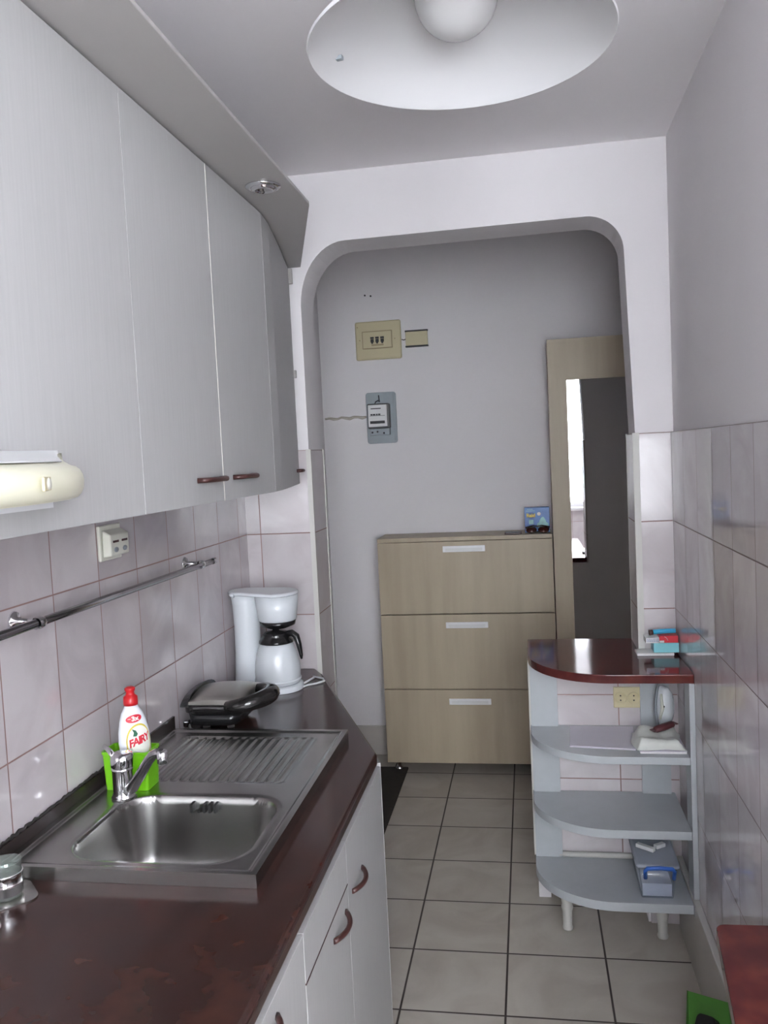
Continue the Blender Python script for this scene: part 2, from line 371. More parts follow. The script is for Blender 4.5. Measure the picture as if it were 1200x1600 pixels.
# fuse box
fb = root('fuse_box', (-.727, YB, 2.175), 'large beige fuse box with a clear window on the hall wall', 'fuse box')
MB().box(-.846, -.608, YB-.020, YB, 2.077, 2.273).build('housing', M['beige'], fb, bevel=.010)
MB().box(-.809, -.653, YB-.026, YB-.0205, 2.132, 2.222).build('window_frame', M['beiged'], fb, bevel=.002)
wnd = MB().box(-.804, -.658, YB-.029, YB-.0265, 2.137, 2.217).build('window', M['beige'], fb)
for x in (-.756, -.730, -.704):
    q = MB().box(x-.009, x+.009, YB-.0335, YB-.0295, 2.182, 2.191).box(x-.008, x+.008, YB-.034, YB-.0295, 2.164, 2.180).box(x-.004, x+.004, YB-.034, YB-.0295, 2.157, 2.164)
    q.build('breaker', M['ink'], fb)
MB().box(-.760, -.698, YB-.0315, YB-.0295, 2.146, 2.154).build('breaker_label', M['beiged'], fb)
for x, z in ((-.832, 2.245), (-.822, 2.178), (-.640, 2.178)):
    MB().lathe([(.0001, 0), (.003, 0), (.003, .002), (.0001, .002)], seg=8, mtx=Matrix.Translation((x, YB-.020, z)) @ Matrix.Rotation(PI/2, 4, 'X')).build('screw', M['beiged'], fb)
# junction box
jb = root('junction_box', (-.529, YB, 2.17), 'small beige junction box just right of the large fuse box', 'junction box')
MB().box(-.585, -.473, YB-.022, YB, 2.136, 2.206).build('cover', M['beige'], jb, bevel=.002)
for z_ in (2.2065, 2.129): MB().box(-.587, -.471, YB-.024, YB, z_, z_+.0065).build('edge_strip', M['ink'], jb)
MB().tube([(-.607, YB-.006, 2.172), (-.596, YB-.008, 2.168), (-.586, YB-.006, 2.172)], .003, 6).build('wire', M['dgrey'], jb)
# electricity meter
em = root('electricity_meter', (-.729, YB, 1.65), 'grey electricity meter with a dial window mounted on a metal back plate', 'electricity meter')
bp_ = MB(); P0 = rrect(-.807, -.651, 1.648, 1.910, .014, 0)
bp_.loft([[(x, YB-.001, z) for x, z, _ in P0], [(x, YB-.016, z) for x, z, _ in P0]], smooth=False).build('back_plate', M['greym'], em, bevel=.002)
MB().box(-.664, -.651, YB-.024, YB-.0165, 1.66, 1.90).build('plate_flange', M['greym'], em, bevel=.003)
MB().box(-.792, -.680, YB-.075, YB-.0165, 1.725, 1.850).build('meter_case', M['dgrey'], em, bevel=.006)
fc = MB().box(-.787, -.690, YB-.081, YB-.0755, 1.733, 1.843).build('faceplate', M['label'], em, bevel=.002)
m_ = MB().box(-.772, -.720, YB-.0825, YB-.0812, 1.822, 1.827)
for x, w in ((-.774, .010), (-.762, .013), (-.746, .009), (-.735, .012)): m_.box(x, x+w, YB-.0825, YB-.0812, 1.790, 1.798)
m_.box(-.778, -.700, YB-.0825, YB-.0812, 1.787, 1.789).box(-.778, -.702, YB-.0826, YB-.0812, 1.748, 1.762).build('dial_print', M['ink'], fc)
MB().box(-.790, -.684, YB-.045, YB-.0165, 1.690, 1.7245).build('terminal_cover', M['greym'], em, bevel=.004)
for x, z in ((-.775, 1.705), (-.748, 1.708), (-.715, 1.70)):
    MB().lathe([(.0001, 0), (.005, 0), (.004, .004), (.0001, .004)], seg=10, mtx=Matrix.Translation((x, YB-.045, z)) @ Matrix.Rotation(PI/2, 4, 'X')).build('terminal_screw', M['ink'], em)
MB().tube([(-.760, YB-.02, 1.851), (-.755, YB-.022, 1.862), (-.742, YB-.022, 1.868), (-.735, YB-.022, 1.860), (-.738, YB-.022, 1.895)], .003, 6).build('seal_wire', M['ink'], em)
# switch on hall left wall
sw = root('light_switch', (-1.04, 4.30, 1.52), 'off white switch seen edge on on the narrow hall side wall', 'light switch')
MB().box(-1.04, -1.028, 4.20, 4.28, 1.47, 1.56).build('plate', M['sock'], sw, bevel=.004)
MB().box(-1.0278, -1.020, 4.225, 4.255, 1.495, 1.535).build('rocker', M['dgrey'], sw, bevel=.002)
# items on shoe cabinet
zt = 1.1765
rb = root('repellent_box', (.04, 4.22, zt), 'blue printed insect repellent box standing on the shoe cabinet', 'box')
MB().box(-.020, .099, 4.185, 4.235, zt, zt+.122).build('carton', M['bluecard'], rb, bevel=.001)
def flat_disc(cx, cz, rx, rz, y, n=28, th=.0006):
    return MB().loft([[(cx+rx*math.cos(2*PI*j/n), y, cz+rz*math.sin(2*PI*j/n)) for j in range(n)], [(cx+rx*math.cos(2*PI*j/n), y-th, cz+rz*math.sin(2*PI*j/n)) for j in range(n)]], smooth=False)
flat_disc(.010, zt+.083, .020, .014, 4.1845).build('logo_ground', M['dblue'], rb)
v, f = text_mesh('Raid', .024, .0012)
MB().add(v, f, False, Matrix.Translation((.010, 4.1830, zt+.083)) @ Matrix.Rotation(PI/2, 4, 'X')).build('lettering', M['yellow'], rb)
flat_disc(.049, zt+.090, .009, .009, 4.1845).build('moon_print', M['offwhite'], rb)
MB().loft([[(.066+(.028 if abs(math.sin(a))<.5 else .024)*math.cos(a)*(1 if math.sin(a)<.2 else .62), 4.1844-dy, zt+.042+.034*math.sin(a)) for a in [2*PI*j/28 for j in range(28)]] for dy in (0, .0006)], smooth=False).build('refill_print', M['paleblue'], rb)
for x_, x2_, z_, z2_ in ((0, .022, .040, .062), (-.012, .030, .104, .107), (-.008, .020, .112, .1145)): MB().box(x_, x2_, 4.1838, 4.1844, zt+z_, zt+z2_).build('small_print', M['paleblue'], rb)
sg = root('sunglasses', (.045, 4.14, zt), 'dark brown sunglasses lying folded in front of the blue box on the shoe cabinet', 'sunglasses')
for cx in (.010, .068):
    MB().lathe([(.0001, .006), (.016, .004), (.024, 0), (.0245, -.003), (.016, .001), (.0001, .003)], seg=24, sx=1.08, sy=.78, mtx=Matrix.Translation((cx, 4.135, zt+.0195)) @ Matrix.Rotation(PI/2*.55, 4, 'X')).build('lens', M['amber'], sg)
MB().tube([(-.016, 4.14, zt+.030), (.02, 4.132, zt+.038), (.04, 4.130, zt+.034), (.06, 4.132, zt+.038), (.096, 4.14, zt+.030)], .003, 8).build('browline', M['black'], sg)
MB().tube([(-.016, 4.14, zt+.030), (-.01, 4.165, zt+.010), (.05, 4.172, zt+.004), (.085, 4.165, zt+.004)], .0028, 8).build('temple', M['black'], sg)
MB().tube([(.096, 4.14, zt+.030), (.092, 4.160, zt+.014), (.03, 4.158, zt+.004), (-.002, 4.156, zt+.004)], .0028, 8).build('temple', M['black'], sg)
ph = root('phone_case', (-.08, 4.15, zt), 'thin dark flat case lying left of the sunglasses on the shoe cabinet', 'case')
P0 = rrect(-.118, -.036, 4.115, 4.185, .008, zt)
MB().loft([P0, [(x, y, zt+.008) for x, y, z in P0]], smooth=False).build('cover', M['brown'], ph, bevel=.002)
P0 = rrect(-.112, -.042, 4.121, 4.179, .006, zt+.0085)
MB().loft([P0, [(x, y, zt+.0095) for x, y, z in P0]], smooth=False).build('panel', M['greym'], ph)
# mat on floor
P0 = rrect(-1.02, -.645, 2.86, 4.16, .01, .0005)
tag(MB().loft([P0, [(x, y, .008) for x, y, z in P0]], smooth=False).build('door_mat', M['mat'], bevel=.002), 'dark brown mat on the hall floor beside the shoe cabinet', 'mat')

# ================================================================ WALL CABINETS
ZCB, ZCT, XF = 1.507, 2.226, -.650
def bar_handle(pa, pb, n, out=.022, parent=None, r=.0055):
    pa, pb, n = Vector(pa), Vector(pb), Vector(n).normalized(); d = (pb-pa)
    pts = [pa, pa+n*out*.8+d*.04, pa+n*out+d*.14, pa+n*out+d*.5, pb+n*out-d*.14, pb+n*out*.8-d*.04, pb]
    return MB().tube(pts, r, 8).build('handle', M['brown'], parent)
defs = [(.55, 1.374, 'widest grey wall cabinet above the cooker hood, nearest the camera', None),
        (1.3745, 1.764, 'grey wall cabinet between the hood cabinet and the next narrower cabinet', (1.615, 1.742)),
        (1.7665, 2.148, 'narrow grey wall cabinet under the cornice downlight', (1.825, 1.950))]
for y0, y1, lab, hy in defs:
    c = root('wall_cabinet', (XL, (y0+y1)/2, ZCB), lab, 'wall cabinet', 'grey wall cabinets over the sink')
    MB().box(XL+.001, XF-.020, y0, y1-.0005, ZCB, ZCT).build('body', M['melamine'], c)
    d = MB().box(XF-.0195, XF, y0+.0003, y1-.0005, ZCB-.002, ZCT-.004).build('door', M['melamine'], c, bevel=.0004)
    MB().box(XF-.0190, XF+(.0006 if hy and hy[0] < 1.7 else -.0006), y1-.0004, y1+(.0014 if hy and hy[0] < 1.7 else -.0004), ZCB-.002, ZCT-.004).build('door_edge', M['edge'] if hy and hy[0] < 1.7 else M['melamine'], d)
    if hy: bar_handle((XF+.0005, hy[0], 1.554), (XF+.0005, hy[1], 1.554), (1, 0, 0), parent=d)
c = root('wall_cabinet', (XL, 2.48, ZCB), 'angled grey end wall cabinet meeting the arch wall', 'wall cabinet', 'grey wall cabinets over the sink')
poly = [(XL+.001, 2.149), (XF-.012, 2.149), (-.674, 2.25), (-.718, 2.50), (-.775, 2.80), (XL+.001, 2.80)]
MB().prism(poly, ZCB, ZCT).build('body', M['melamine'], c)
dp = [(XF, 2.150), (-.661, 2.252), (-.704, 2.50), (-.7615, 2.80), (-.7735, 2.80), (-.716, 2.50), (-.672, 2.252), (XF-.0115, 2.150)]
d = MB().prism(dp, ZCB-.002, ZCT-.004).build('door', M['melamine'], c, bevel=.001)
bar_handle((-.744, 2.70, 1.549), (-.757, 2.775, 1.549), (1, .2, 0), out=.018, parent=d)
MB().box(-.7615, -.748, 2.785, 2.80, ZCT-.055, ZCT-.005).build('hinge', M['cornice'], c)
MB().box(-.7615, -.752, 2.785, 2.80, 1.86, 1.885).build('hinge', M['cornice'], c)
# cornice
co = root('cornice', (XL, 1.7, ZCT), 'grey cornice board projecting over the wall cabinets with an angled end', 'cornice')
MB().prism([(XL+.001, .55), (-.513, .55), (-.517, 2.135), (-.519, 2.145), (-.722, YA-.003), (XL+.001, YA-.003)], ZCT+.001, ZCT+.009).build('board', M['cornice'], co, bevel=.0015)
def downlight(x, y, label):
    dl = root('downlight', (x, y, ZCT), label, 'downlight', 'recessed spotlights in the cornice')
    z = ZCT+.001
    MB().lathe([(.029, -.0005), (.042, -.0005), (.041, -.004), (.034, -.007), (.029, -.006), (.029, -.0005)], (x, y, z), 32).build('bezel', M['chrome'], dl)
    MB().lathe([(.029, -.002), (.027, -.010), (.020, -.012), (.018, -.004)], (x, y, z), 32).build('swivel_ring', M['chrome'], dl)
    MB().lathe([(.018, -.008), (.012, -.002), (.004, -.0008), (.0001, -.0008)], (x, y, z), 24).build('reflector', M['silver'], dl)
downlight(-.583, 1.962, 'round chrome downlight set in the grey cornice near its angled end')
# cooker hood
hd = root('cooker_hood', (XF, .9, 1.55), 'ivory slim cooker hood projecting from the nearest wall cabinet', 'cooker hood')
def hood_loops(zf):
    return zf
n = 48; ys = [.62+ (1.175-.62)*(1-math.cos(PI/2*i/n)) if False else None for i in range(n)]
loopsA = []; lo = []
def dep(y):
    q = min(1, max(0, (y-.80)/.315)); return .110*max(0, 1-q**2)**.5
yy = [.60, .70, .80]+[.80+.315*math.sin(PI/2*i/26) for i in range(1, 27)]
prof = []
for y in yy:
    D = dep(y)+.0008; s_ = min(1, D/.03)
    x = XF+.001
    pr_ = [(x, 1.5495), (x+max(0, D-.018*s_), 1.5495)]
    for k in range(0, 9):
        a = -PI/2+PI*k/8; pr_.append((x+D-.018*s_+.018*s_*math.cos(a), 1.573+.0235*math.sin(a)*(1 if k<=4 else .9)))
    pr_ += [(x+max(0, D-.018*s_)*.5, 1.603), (x, 1.612)]
    prof.append([(px, y, pz) for px, pz in pr_])
MB().loft(prof, cap0=True, cap1=False).build('visor', M['hood'], hd)
prof2 = []
for y in yy[:-4]:
    D = max(.002, dep(y)-.030)
    prof2.append([(XF+.001, y, 1.6045), (XF+.001+D, y, 1.5985), (XF+.001+D, y, 1.6005), (XF+.001, y, 1.616)])
MB().loft(prof2, smooth=False).build('top_cover', M['hoodtop'], hd)
MB().box(XF+.001, XF+.055, .60, .995, 1.541, 1.549).build('filter_edge', M['hoodtop'], hd)
ysw = .905; xs = XF+dep(ysw)+.001
sl = MB().box(-.002, .0015, -.028, .028, -.008, .008, Matrix.Translation((xs, ysw, 1.573)) @ Matrix.Rotation(math.radians(20), 4, 'Z')).build('switch_slot', M['cream'], hd, bevel=.001)
MB().lathe([(.0001, .004), (.006, .0035), (.0085, 0), (.0085, -.003)], seg=16, sx=1, sy=1.35, mtx=Matrix.Translation((xs+.002, ysw-.006, 1.573)) @ Matrix.Rotation(math.radians(20), 4, 'Z') @ Matrix.Rotation(PI/2, 4, 'Y')).build('switch_button', M['sock'], hd)

# ================================================================ LEFT WALL
so = root('wall_socket', (XL, 1.84, 1.42), 'off white double socket on the tiles under the wall cabinets', 'socket')
pr0 = [(XL+.0003, 1.355), (XL+.030, 1.385), (XL+.030, 1.430), (XL+.012, 1.462), (XL+.0003, 1.462)]
MB().box(XL+.0003, XL+.008, 1.778, 1.880, 1.376, 1.458).build('back_box', M['sock'], so, bevel=.003)
MB().loft([[(x, 1.786, z) for x, z in ((XL+.0085, 1.384), (XL+.030, 1.387), (XL+.030, 1.436), (XL+.0085, 1.448))], [(x, 1.876, z) for x, z in ((XL+.0085, 1.384), (XL+.030, 1.387), (XL+.030, 1.436), (XL+.0085, 1.448))]], smooth=False).build('face', M['sock'], so, bevel=.004)
for y in (1.810, 1.852):
    MB().box(XL+.0302, XL+.0315, y-.013, y+.013, 1.4175, 1.4225).build('slot', M['brown'], so)
    MB().lathe([(.0001, 0), (.010, 0), (.010, .0012), (.0001, .0012)], seg=14, sx=.6, mtx=Matrix.Translation((XL+.0302, y, 1.401)) @ Matrix.Rotation(PI/2, 4, 'Y')).build('pin_hole', M['greym'], so)
ra = root('wall_rail', (XL, 1.8, 1.305), 'long dull chrome utensil rail on brackets along the left tiled wall', 'rail')
MB().tube([(-.920, .75, 1.305), (-.920, 2.365, 1.301)], .0085, 14).build('tube', M['dullchrome'], ra)
MB().lathe([(.0001, 0), (.0095, 0), (.0095, .02), (.0001, .022)], seg=14, mtx=Matrix.Translation((-.920, 2.360, 1.301)) @ Matrix.Rotation(-PI/2, 4, 'X')).build('end_cap', M['chrome'], ra)
for y in (1.448, 2.262):
    b = MB().lathe([(.0001, 0), (.020, 0), (.018, .004), (.006, .007), (.005, .040)], seg=18, mtx=Matrix.Translation((XL+.0005, y, 1.308)) @ Matrix.Rotation(PI/2, 4, 'Y')).build('bracket', M['chrome'], ra)
    MB().lathe([(.0115, -.010), (.0125, -.006), (.0125, .006), (.0115, .010)], seg=16, mtx=Matrix.Translation((-.920, y+.01, 1.303)) @ Matrix.Rotation(PI/2, 4, 'X')).build('collar', M['chrome'], b)

# ================================================================ BASE CABINETS AND WORKTOP
ZW = .865; XW = -.385; XC = -.402
wt = MB()
def arc2(cx, cy, r, a0, a1, n=6): return [(cx+r*math.cos(math.radians(a0+(a1-a0)*k/n)), cy+r*math.sin(math.radians(a0+(a1-a0)*k/n))) for k in range(n+1)]
# sink cut out: worktop made as strips round the hole
SX0, SX1, SY0, SY1, SZ = -.955, -.478, 1.335, 2.088, .890
hx0, hx1, hy0, hy1 = -.92, -.50, 1.36, 1.70
bm_poly_front = [(XW, .10)]+[(XW, 1.97)]+arc2(XW-.035, 1.985, .035, 0, 25, 4)+[(-.700, 2.735), (-.745, YA-.003), (XL+.001, YA-.003), (XL+.001, hy1), (hx1, hy1), (hx1, hy0), (XL+.001, hy0), (XL+.001, .10)]
struct_wt = wt.prism(bm_poly_front, ZW-.033, ZW)
wto = wt.prism([(XL+.001, hy0+.0005), (hx0, hy0+.0005), (hx0, hy1-.0005), (XL+.001, hy1-.0005)], ZW-.038, ZW-.0002).build('worktop', M['worktop'], bevel=.009, seg=4)
tag(wto, 'long glossy red brown worktop with a cut corner under the sink', 'worktop')
us = root('upstand', (XL, 1.2, ZW), 'thin dark red upstand with blackened sealant behind the sink', 'upstand')
MB().box(XL+.0012, XL+.007, .60, 2.115, ZW+.0002, .915).build('strip', M['strip'], us)
mb = MB(); pts = []
y = .60
while y < 1.90:
    pts.append((XL+.004, y, .9165+random.uniform(-.001, .004))); y += random.uniform(.004, .012)
mb.tube(pts, [random.uniform(.0015, .0042) for _ in pts], 7).build('sealant', M['seal'], us)
def bow_handle(y0, y1, z0, z1, parent):
    pts = []
    for k in range(11):
        q = k/10; pts.append((XC+.0185+.018*math.sin(PI*q)**.8, y0+(y1-y0)*q, z0+(z1-z0)*q))
    return MB().tube(pts, .0052, 8).build('handle', M['brown'], parent)
def box_case(mb, x0, x1, y0, y1, z0, z1, t=.016):
    return mb.box(x0, x1, y0, y0+t, z0, z1).box(x0, x1, y1-t, y1, z0, z1).box(x0, x1, y0+t, y1-t, z0, z0+t).box(x0, x0+.004, y0+t, y1-t, z0+t, z1)
bc = root('sink_cabinet', (-.68, 1.67, 0), 'pale grey base cabinet under the sink with two doors and a top panel', 'base cabinet', 'pale grey base cabinets')
box_case(MB(), XL+.03, XC-.001, 1.280, 2.018, .0, .826).build('body', M['melamine'], bc)
d = MB().box(XC, XC+.018, 1.282, 1.607, .10, .733).build('door', M['melamine'], bc, bevel=.001); bow_handle(1.472, 1.578, .695, .695, d)
d = MB().box(XC, XC+.018, 1.6085, 2.016, .10, .822).build('door', M['melamine'], bc, bevel=.0006); bow_handle(1.642, 1.746, .701, .701, d)
MB().box(XC, XC+.018, 1.282, 1.607, .7365, .822).build('panel', M['melamine'], bc, bevel=.0006)
MB().box(XC+.0165, XC+.0186, 1.282, 1.607, .7338, .7358).build('panel_edge', M['brown'], bc)
bc = root('drawer_cabinet', (-.68, 1.0, 0), 'pale grey base drawer cabinet nearest the camera, left of the sink doors', 'base cabinet', 'pale grey base cabinets')
box_case(MB(), XL+.03, XC-.001, .72, 1.278, .0, .826).build('body', M['melamine'], bc)
for z0, z1 in ((.64, .822), (.40, .636), (.10, .396)):
    d = MB().box(XC, XC+.018, .724, 1.278, z0, z1).build('drawer', M['melamine'], bc, bevel=.001)
    zh = z1-.032; bow_handle(1.020, 1.126, zh, zh, d)
bc = root('corner_cabinet', (-.75, 2.35, 0), 'pale grey base cabinet with the angled front beside the arch', 'base cabinet', 'pale grey base cabinets')
MB().prism([(XL+.03, 2.022), (XC-.001, 2.022), (XC-.001, 2.030), (-.725, 2.765), (XL+.03, 2.765)], 0, .826).build('body', M['melamine'], bc)
a = Vector((XC, 2.034, 0)); b = Vector((-.725, 2.770, 0)); dr = (b-a).normalized(); nn = Vector((dr.y, -dr.x, 0))
q = [a+nn*.002, a+nn*.016, b+nn*.016-dr*.01, b+nn*.002-dr*.01]
MB().prism([(p.x, p.y) for p in q], .10, .822).build('door', M['melamine'], bc)

# ================================================================ SINK
sk = root('sink', ((SX0+SX1)/2, (SY0+SY1)/2, ZW), 'stainless steel lay-on sink with a ribbed draining board', 'sink')
bx0, bx1, by0, by1 = -.868, -.522, 1.378, 1.668
def sdr(x, y, x0, x1, y0, y1, r):
    cx, cy = (x0+x1)/2, (y0+y1)/2; qx, qy = abs(x-cx)-(x1-x0)/2+r, abs(y-cy)-(y1-y0)/2+r
    return math.hypot(max(qx, 0), max(qy, 0))+min(max(qx, qy), 0)-r
def sst(a, b, x):
    q = min(1, max(0, (x-a)/(b-a))); return q*q*(3-2*q)
def sink_z(x, y):
    z = SZ-.004
    de = -sdr(x, y, SX0, SX1, SY0, SY1, .004)
    z += .004*(1-sst(.010, .020, de))                       # raised rim
    b = sdr(x, y, bx0, bx1, by0, by1, .075)
    if b < 0:
        # wall then floor with generous radius
        q = min(1, -b/.050); z -= .002 + .148*(1-(1-q)**2.6)
        z -= .004*sst(.05, .16, -b)
    else: z += -.002*(1-sst(0, .012, b))
    dd = sdr(x, y, -.905, -.540, 1.735, 2.045, .02)
    if dd < .0:
        am = sst(0, .020, -dd); z -= .003*am
        z += .0045*am*max(0, math.cos(2*PI*(x+.905)/.0225))**1.0*sst(0, .03, -dd)
    return z
nx, ny = 200, 310
vs = []; fs = []
for i in range(nx+1):
    for j in range(ny+1):
        x = SX0+(SX1-SX0)*i/nx; y = SY0+(SY1-SY0)*j/ny; vs.append((x, y, sink_z(x, y)))
for i in range(nx):
    for j in range(ny):
        k = i*(ny+1)+j; fs.append((k, k+ny+1, k+ny+2, k+1))
MB().add(vs, fs, True).build('basin', M['bowl'], sk)
ap = MB().box(SX0, SX1, SY0-.0012, SY0, ZW+.0005, SZ).box(SX0, SX1, SY1, SY1+.0012, ZW+.0005, SZ).box(SX1, SX1+.0012, SY0-.0012, SY1+.0012, ZW+.0005, SZ).box(SX0-.0012, SX0, SY0-.0012, SY1+.0012, ZW+.0005, SZ)
ap.build('apron', M['steel'], sk)
for k, x in enumerate((-.722, -.706, -.694, -.682, -.670)):
    MB().box(x-.0032, x+.0032, 1.646, 1.668, .856 if k != 1 else .856, .874 if k != 1 else .862).build('overflow_slot', M['slot'], sk, bevel=.001)
# tap
tp = root('mixer_tap', (-.868, 1.655, SZ-.004), 'chrome mixer tap with a raised swivel spout at the sink edge', 'tap')
tx, ty, tz = -.872, 1.650, SZ-.004
MB().lathe([(.0001, 0), (.026, 0), (.027, .003), (.0245, .008), (.0225, .012), (.0225, .060), (.0235, .062), (.0235, .065), (.022, .067)], (tx, ty, tz), 28).build('body', M['chrome'], tp)
MB().lathe([(.022, .067), (.0240, .070), (.0245, .086), (.023, .095), (.017, .098), (.0001, .0985)], (tx, ty, tz), 28).build('lever_head', M['chrome'], tp)
MB().tube([(tx-.015, ty-.01, tz+.094), (tx-.030, ty+.005, tz+.098), (tx-.050, ty+.02, tz+.104)], [.006, .006, .0045], 10).build('lever', M['chrome'], tp)
MB().lathe([(.0001, 0), (.003, 0), (.003, .002), (.0001, .002)], seg=10, mtx=Matrix.Translation((tx+.010, ty-.0215, tz+.082)) @ Matrix.Rotation(PI/2, 4, 'X')).build('screw_cap', M['ink'], tp)
spt = [(tx+.012, ty-.010, tz+.018), (tx+.030, ty-.018, tz+.030), (tx+.055, ty-.030, tz+.062), (tx+.080, ty-.042, tz+.096), (tx+.094, ty-.048, tz+.110), (tx+.106, ty-.053, tz+.116), (tx+.116, ty-.057, tz+.117)]
MB().tube(spt, [.012, .0125, .0115, .0105, .0105, .0105, .0105], 14).build('spout', M['dullchrome'], tp)
MB().lathe([(.0001, -.014), (.0105, -.014), (.0115, -.012), (.0115, .008), (.009, .012), (.0001, .012)], (tx+.120, ty-.059, tz+.112), 18).build('aerator', M['chrome'], tp)
# green caddy
gx0, gx1, gy0, gy1, gz = -.938, -.829, 1.681, 1.745, SZ-.0035
gc = root('caddy', ((gx0+gx1)/2, (gy0+gy1)/2, gz), 'lime green plastic sponge caddy behind the tap', 'caddy')
def ring(x0, x1, y0, y1, z, r=.006): return rrect(x0, x1, y0, y1, r, z, 3)
MB().loft([ring(gx0+.005, gx1-.005, gy0+.003, gy1-.003, gz), ring(gx0+.002, gx1-.002, gy0+.001, gy1-.001, gz+.078), ring(gx0, gx1, gy0, gy1, gz+.079), ring(gx0, gx1, gy0, gy1, gz+.085), ring(gx0+.0035, gx1-.0035, gy0+.0035, gy1-.0035, gz+.085), ring(gx0+.007, gx1-.007, gy0+.005, gy1-.005, gz+.003)], smooth=False).build('tub', M['green'], gc)
# bottle (elliptic section, turned away to the right)
bo = root('dish_soap_bottle', (-.878, 1.7125, gz+.004), 'white washing up liquid bottle with a red cap standing in the green caddy', 'bottle')
bc_ = Vector((-.8685, 1.713, gz+.0045)); ba = math.radians(-52)   # facing direction of label
fn = Vector((math.cos(ba), math.sin(ba), 0)); fs_ = Vector((-math.sin(ba), math.cos(ba), 0)); lean = Vector((-.10, -.02, 0))*.35
prf = [(0, .028, .014), (.004, .0315, .0165), (.05, .0325, .0172), (.095, .0345, .0185), (.120, .033, .0180), (.145, .028, .0165), (.160, .023, .0155), (.172, .016, .0140), (.178, .013, .0130)]
def bw(h):
    for (h0, a0, b0), (h1, a1, b1) in zip(prf, prf[1:]):
        if h <= h1: q = (h-h0)/(h1-h0); return a0+(a1-a0)*q, b0+(b1-b0)*q
    return prf[-1][1:]
def bsurf(u, h, off=0):
    a_, b_ = bw(h); th = u/((a_+b_)/2*1.12)
    return bc_+fs_*(a_+off)*math.sin(th)+fn*(b_+off)*math.cos(th)+Vector((0,0,h))+lean*h
mb = MB(); L_ = []
for i in range(31):
    h = .178*i/30; a_, b_ = bw(h); L_.append([tuple(bc_+fs_*a_*math.sin(2*PI*j/40)+fn*b_*math.cos(2*PI*j/40)+Vector((0,0,h))+lean*h) for j in range(40)])
mb.loft(L_).build('bottle_body', M['bottle'], bo)
tc = bc_+Vector((0,0,.178))+lean*.178
MB().lathe([(.0001, 0), (.0155, 0), (.0160, .006), (.0150, .018), (.0100, .022), (.0085, .028), (.0115, .033), (.0115, .037), (.007, .040), (.0001, .040)], tuple(tc), 24).build('cap', M['red'], bo)
def decal(name, outline, mt, off, h0, u0=0):
    # outline: list of (u, v); fan rings
    cu = sum(p[0] for p in outline)/len(outline); cv = sum(p[1] for p in outline)/len(outline); n = len(outline); K = 8
    vs = [bsurf(u0+cu, h0+cv, off)]; fs = []
    for k in range(1, K+1):
        for (u, v) in outline: vs.append(bsurf(u0+cu+(u-cu)*k/K, h0+cv+(v-cv)*k/K, off))
    for j in range(n): fs.append((0, 1+j, 1+(j+1)%n))
    for k in range(1, K):
        for j in range(n): fs.append((1+(k-1)*n+j, 1+k*n+j, 1+k*n+(j+1)%n, 1+(k-1)*n+(j+1)%n))
    return MB().add([tuple(p) for p in vs], fs, True).build(name, mt, bo)
ell = lambda a, b, rot=0: [(a*math.cos(t_)*math.cos(rot)-b*math.sin(t_)*math.sin(rot), a*math.cos(t_)*math.sin(rot)+b*math.sin(t_)*math.cos(rot)) for t_ in [2*PI*j/40 for j in range(40)]]
LU = .007
decal('label_border', ell(.0265, .042), M['gold'], .0003, .096, LU)
decal('label_ground', ell(.0235, .038), M['offwhite'], .0006, .096, LU)
decal('leaf_print', [(-.012, .000), (-.010, .008), (-.013, .016), (-.006, .012), (-.003, .004), (-.006, -.001)], M['leaf'], .0009, .112, LU)
v, f = text_mesh('FAIRY', .0175, .0007, spacing=.86)
MB().add([tuple(bsurf(LU+x, .101+y*1.35+x*.30, .0010)) for x, y, z in v], f).build('lettering', M['redcard'], bo)
decal('badge', ell(.0165, .0085, .12), M['redcard'], .0005, .150, .000)
v, f = text_mesh('3x', .0135, .0006)
MB().add([tuple(bsurf(.002+x, .150+y+x*.1, .0010)) for x, y, z in v], f).build('badge_lettering', M['offwhite'], bo)
MB().add(*[[tuple(bsurf(-.012+dx, .1495+dy, .0010)) for dx, dy in ((0, 0), (.006, .0005), (.006, .0015), (0, .001))], [(0, 1, 2, 3)]]).build('badge_stripe', M['offwhite'], bo)

# ================================================================ GRILL
gz = ZW+.0005
gr = root('electric_grill', (-.86, 2.25, gz), 'black sandwich grill with a steel lid beside the coffee maker', 'grill')
gx0, gx1, gy0, gy1 = -.945, -.775, 2.130, 2.345
MB().loft([rrect(gx0+.025, gx1-.03, gy0+.025, gy1-.03, .03, gz+.010), rrect(gx0+.012, gx1-.018, gy0+.012, gy1-.02, .03, gz+.016), rrect(gx0+.008, gx1-.012, gy0+.008, gy1-.015, .03, gz+.046)]).build('base', M['black'], gr)
for x in (gx0+.05, gx1-.05):
    for y in (gy0+.05, gy1-.05):
        MB().lathe([(.0001, 0), (.010, 0), (.009, .0105), (.0001, .0105)], (x, y, gz), 12).build('foot', M['dgrey'], gr)
MB().loft([rrect(gx0+.010, gx1-.012, gy0+.006, gy1-.010, .03, gz+.048), rrect(gx0, gx1, gy0, gy1, .035, gz+.052), rrect(gx0, gx1, gy0, gy1, .035, gz+.068), rrect(gx0+.004, gx1-.004, gy0+.004, gy1-.004, .033, gz+.073)]).build('lid_rim', M['blackg'], gr)
L_ = []
for k in range(9):
    q = k/8; y = gy0+.006+(gy1-gy0-.012)*q; zz = gz+.0745+.028*math.sin(PI*(.12+.80*q))**.8
    L_.append([(gx0+.020+ (gx1-gx0-.022)*u, y, (gz+.0735 if w == 0 else zz - .006*(2*abs(u-.5))**3)) for w in (0, 1) for u in ([0, .25, .5, .75, 1] if w == 0 else [1, .75, .5, .25, 0])])
MB().loft(L_).build('lid_plate', M['lid'], gr)
L_ = []
